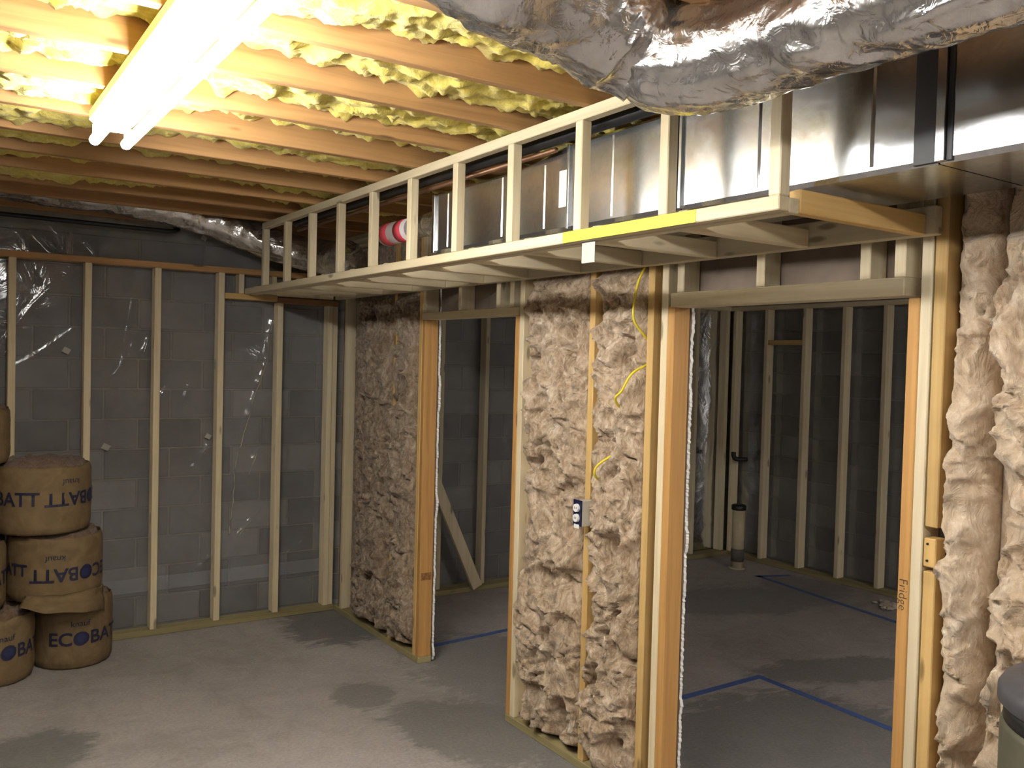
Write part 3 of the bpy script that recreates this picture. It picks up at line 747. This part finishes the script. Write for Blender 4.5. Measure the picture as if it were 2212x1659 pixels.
roll(0.640, 5.700, 0.425, 0.250, 0.385, 'middle roll of the right stack with upside-down lettering and torn paper flap', [('ECOBATT', 0.105, 0.42, A+0.42, True, 1.0), ('knauf', 0.048, 0.66, A+0.02, True, 1.0), ('OBATT', 0.09, 0.48, A-1.15, False, 1.0)], 2, flap=(A+0.35, 1.9))
roll(0.570, 5.690, 0.810, 0.252, 0.405, 'top roll of the right stack, lettering upright at left and upside-down at right', [('ECOBATT', 0.105, 0.50, A-0.95, False, 1.0), ('ECOBATT', 0.105, 0.50, A+0.98, True, 1.0), ('knauf', 0.048, 0.73, A+0.62, True, 1.0)], 3)
roll(0.305, 5.655, 0.0, 0.225, 0.395, 'roll standing on the floor in front at the left edge with blue lettering', [('ECOBATT', 0.105, 0.47, A+0.80, False, 1.0), ('knauf', 0.048, 0.68, A+0.42, False, 1.0)], 4)
roll(0.150, 5.665, 0.395, 0.238, 0.405, 'dim roll second from the floor at the left edge behind the middle roll', [('ECOBATT', 0.105, 0.45, A+0.70, False, 1.0)], 5)
roll(0.065, 5.680, 0.800, 0.240, 0.40, 'hidden third roll at the left edge beside the top lettered roll', [], 6)
roll(0.160, 5.690, 1.205, 0.243, 0.33, 'uppermost roll cut by the left edge of the picture', [], 7)

# ------------------------------------------------------------------ small things
ob_ = thing('outlet_box', (2.46, 3.08, 1.12), 'grey electrical box with white receptacle on the middle stud', 'outlet')
box('box_body', (2.418, 3.040, 1.122), (2.486, 3.079, 1.236), M['boxgrey'], ob_, 0.002)
box('box_body', (2.418, 3.079, 1.122), (2.486, 3.110, 1.236), M['boxgrey'], ob_, 0.002) if False else None
fp = box('face_plate', (2.412, 3.040, 1.122), (2.4175, 3.098, 1.238), M['navy'], ob_, 0.001)
box('mounting_strap', (2.409, 3.052, 1.112), (2.4118, 3.088, 1.130), M['devwhite'], ob_, 0.001)
for zz in (1.158, 1.203):
    bm = bmesh.new()
    bmesh.ops.create_cone(bm, cap_ends=True, segments=24, radius1=0.0185, radius2=0.0175, depth=0.012, matrix=Matrix.Translation((2.407, 3.069, zz)) @ Matrix.Rotation(-math.pi/2, 4, 'Y'))
    rc = from_bm('receptacle', bm, M['devwhite'], ob_)
    for dy in (-0.006, 0.006):
        box('slot', (2.4000, 3.069+dy-0.0012, zz-0.004), (2.4012, 3.069+dy+0.0012, zz+0.006), M['black'], rc, 0)
tag(tube('electric_cable', spline([(2.51, 2.752, 2.50), (2.50, 2.752, 2.30), (2.455, 2.756, 2.19), (2.430, 2.752, 2.10), (2.425, 2.746, 2.03), (2.475, 2.746, 1.975), (2.54, 2.748, 1.92), (2.53, 2.748, 1.86), (2.428, 2.748, 1.808), (2.410, 2.79, 1.735), (2.415, 2.835, 1.690), (2.53, 2.875, 1.60), (2.53, 2.90, 1.49), (2.415, 2.935, 1.41), (2.418, 2.955, 1.355), (2.53, 2.99, 1.30), (2.53, 3.03, 1.25)], 90), 0.0052, M['yellow'], None, 10),
    'yellow electrical cable snaking over the brown wool to the outlet box', 'cable')
def strip(a, b, wd, label):
    a = Vector((*a, 0)); b = Vector((*b, 0)); d = (b-a).normalized(); n = Vector((-d.y, d.x, 0))*wd/2
    bm = bmesh.new(); vs = []
    for z in (0.0006, 0.0014):
        vs += [bm.verts.new((p.x, p.y, z)) for p in (a-n, b-n, b+n, a+n)]
    for q in ((3, 2, 1, 0), (4, 5, 6, 7), (0, 1, 5, 4), (1, 2, 6, 5), (2, 3, 7, 6), (3, 0, 4, 7)): bm.faces.new([vs[k] for k in q])
    return tag(from_bm('floor_tape', bm, M['bluetape']), label, 'tape', 'blue tape lines on the back room floor')
strip((3.0, 3.476), (4.18, 3.490), 0.048, 'blue tape across the near floor of the right doorway, left arm of the corner')
strip((4.155, 3.466), (4.155, 2.2), 0.048, 'blue tape running toward the camera from the near tape corner')
strip((6.137, 5.21), (5.94, 3.72), 0.048, 'long faint tape line on the far floor of the back room')
strip((6.10, 5.205), (6.42, 5.085), 0.048, 'short faint tape line near the dim end studs')
strip((5.93, 3.745), (6.3, 3.60), 0.048, 'faint tape end beside the debris at the right jamb')
strip((2.72, 4.930), (3.60, 5.000), 0.048, 'blue tape on the floor inside the left doorway')
pv = thing('standpipe', (6.188, 5.495, 0), 'cream plastic standpipe with black cap on the back room floor', 'pipe')
tube('pipe', [(6.188, 5.495, 0.0), (6.188, 5.495, 0.560)], 0.056, M['pvc'], pv, 28)
tube('dirty_collar', [(6.188, 5.495, 0.07), (6.188, 5.495, 0.185)], 0.0585, M['dirt'], pv, 28)
tube('flange', [(6.188, 5.495, 0.0), (6.188, 5.495, 0.012)], 0.075, M['pvc'], pv, 28)
tube('cap', [(6.188, 5.495, 0.540), (6.188, 5.495, 0.545), (6.188, 5.495, 0.580), (6.188, 5.495, 0.588)], [0.064, 0.066, 0.066, 0.056], M['black'], pv, 28)
tag(tube('pipe_elbow', spline([(6.50, 5.86, 1.02), (6.50, 5.86, 0.985), (6.515, 5.85, 0.955), (6.55, 5.83, 0.95), (6.62, 5.80, 0.95)], 18), 0.022, M['black'], None, 14), 'small dark pipe elbow poking from the corner studs of the back room', 'pipe')
tube_e = None
# crumbs of debris
db = thing('debris_heap', (6.27, 4.05, 0), 'crumpled pale scrap heap on the floor by the right jamb of the right doorway', 'debris')
for k in range(9):
    bm = bmesh.new(); bmesh.ops.create_icosphere(bm, subdivisions=2, radius=random.uniform(0.02, 0.045))
    sx, sy, sz = random.uniform(.7, 1.5), random.uniform(.6, 1.3), random.uniform(.3, .9)
    ox, oy = random.uniform(-.1, .1), random.uniform(-.1, .1)
    for v in bm.verts:
        n_ = 1+0.5*noise.noise(v.co*40+Vector((k, 0, 0)))
        v.co = Vector((6.27+ox+v.co.x*sx*n_, 4.05+oy+v.co.y*sy*n_, max(0.001, 0.015+v.co.z*sz*n_)))
    from_bm('scrap', bm, M['debris'], db)
# tank at the right edge
ux, uy = 0.8935, 0.4490
Ld = 2.17; tr_ = 0.235
tcx, tcy = ux*Ld+uy*tr_, uy*Ld-ux*tr_
tk = thing('tank', (tcx, tcy, 0), 'olive grey upright tank with dark rounded lid at the right edge of the picture', 'tank')
def lathe(name, prof, mat, parent, seg=64):
    bm = bmesh.new(); rings = [[bm.verts.new((tcx+r*math.cos(2*math.pi*k/seg), tcy+r*math.sin(2*math.pi*k/seg), z)) for k in range(seg)] for r, z in prof]
    for a, b in zip(rings, rings[1:]):
        for k in range(seg): bm.faces.new((a[k], a[(k+1) % seg], b[(k+1) % seg], b[k]))
    bm.faces.new(rings[0][::-1]); bm.faces.new(rings[-1]); bmesh.ops.recalc_face_normals(bm, faces=bm.faces)
    return from_bm(name, bm, mat, parent, True)
ZT = 1.115
lathe('body', [(tr_*0.98, 0.0), (tr_, 0.02), (tr_, ZT-0.012), (tr_-0.004, ZT)], M['olive'], tk)
lathe('rim_band', [(tr_-0.006, ZT), (tr_-0.006, ZT+0.035)], M['black'], tk)
lathe('lid', [(tr_-0.002, ZT+0.035), (tr_+0.006, ZT+0.042), (tr_+0.006, ZT+0.066), (tr_-0.004, ZT+0.082), (tr_*0.8, ZT+0.092), (0.02, ZT+0.098)], M['lidgrey'], tk)
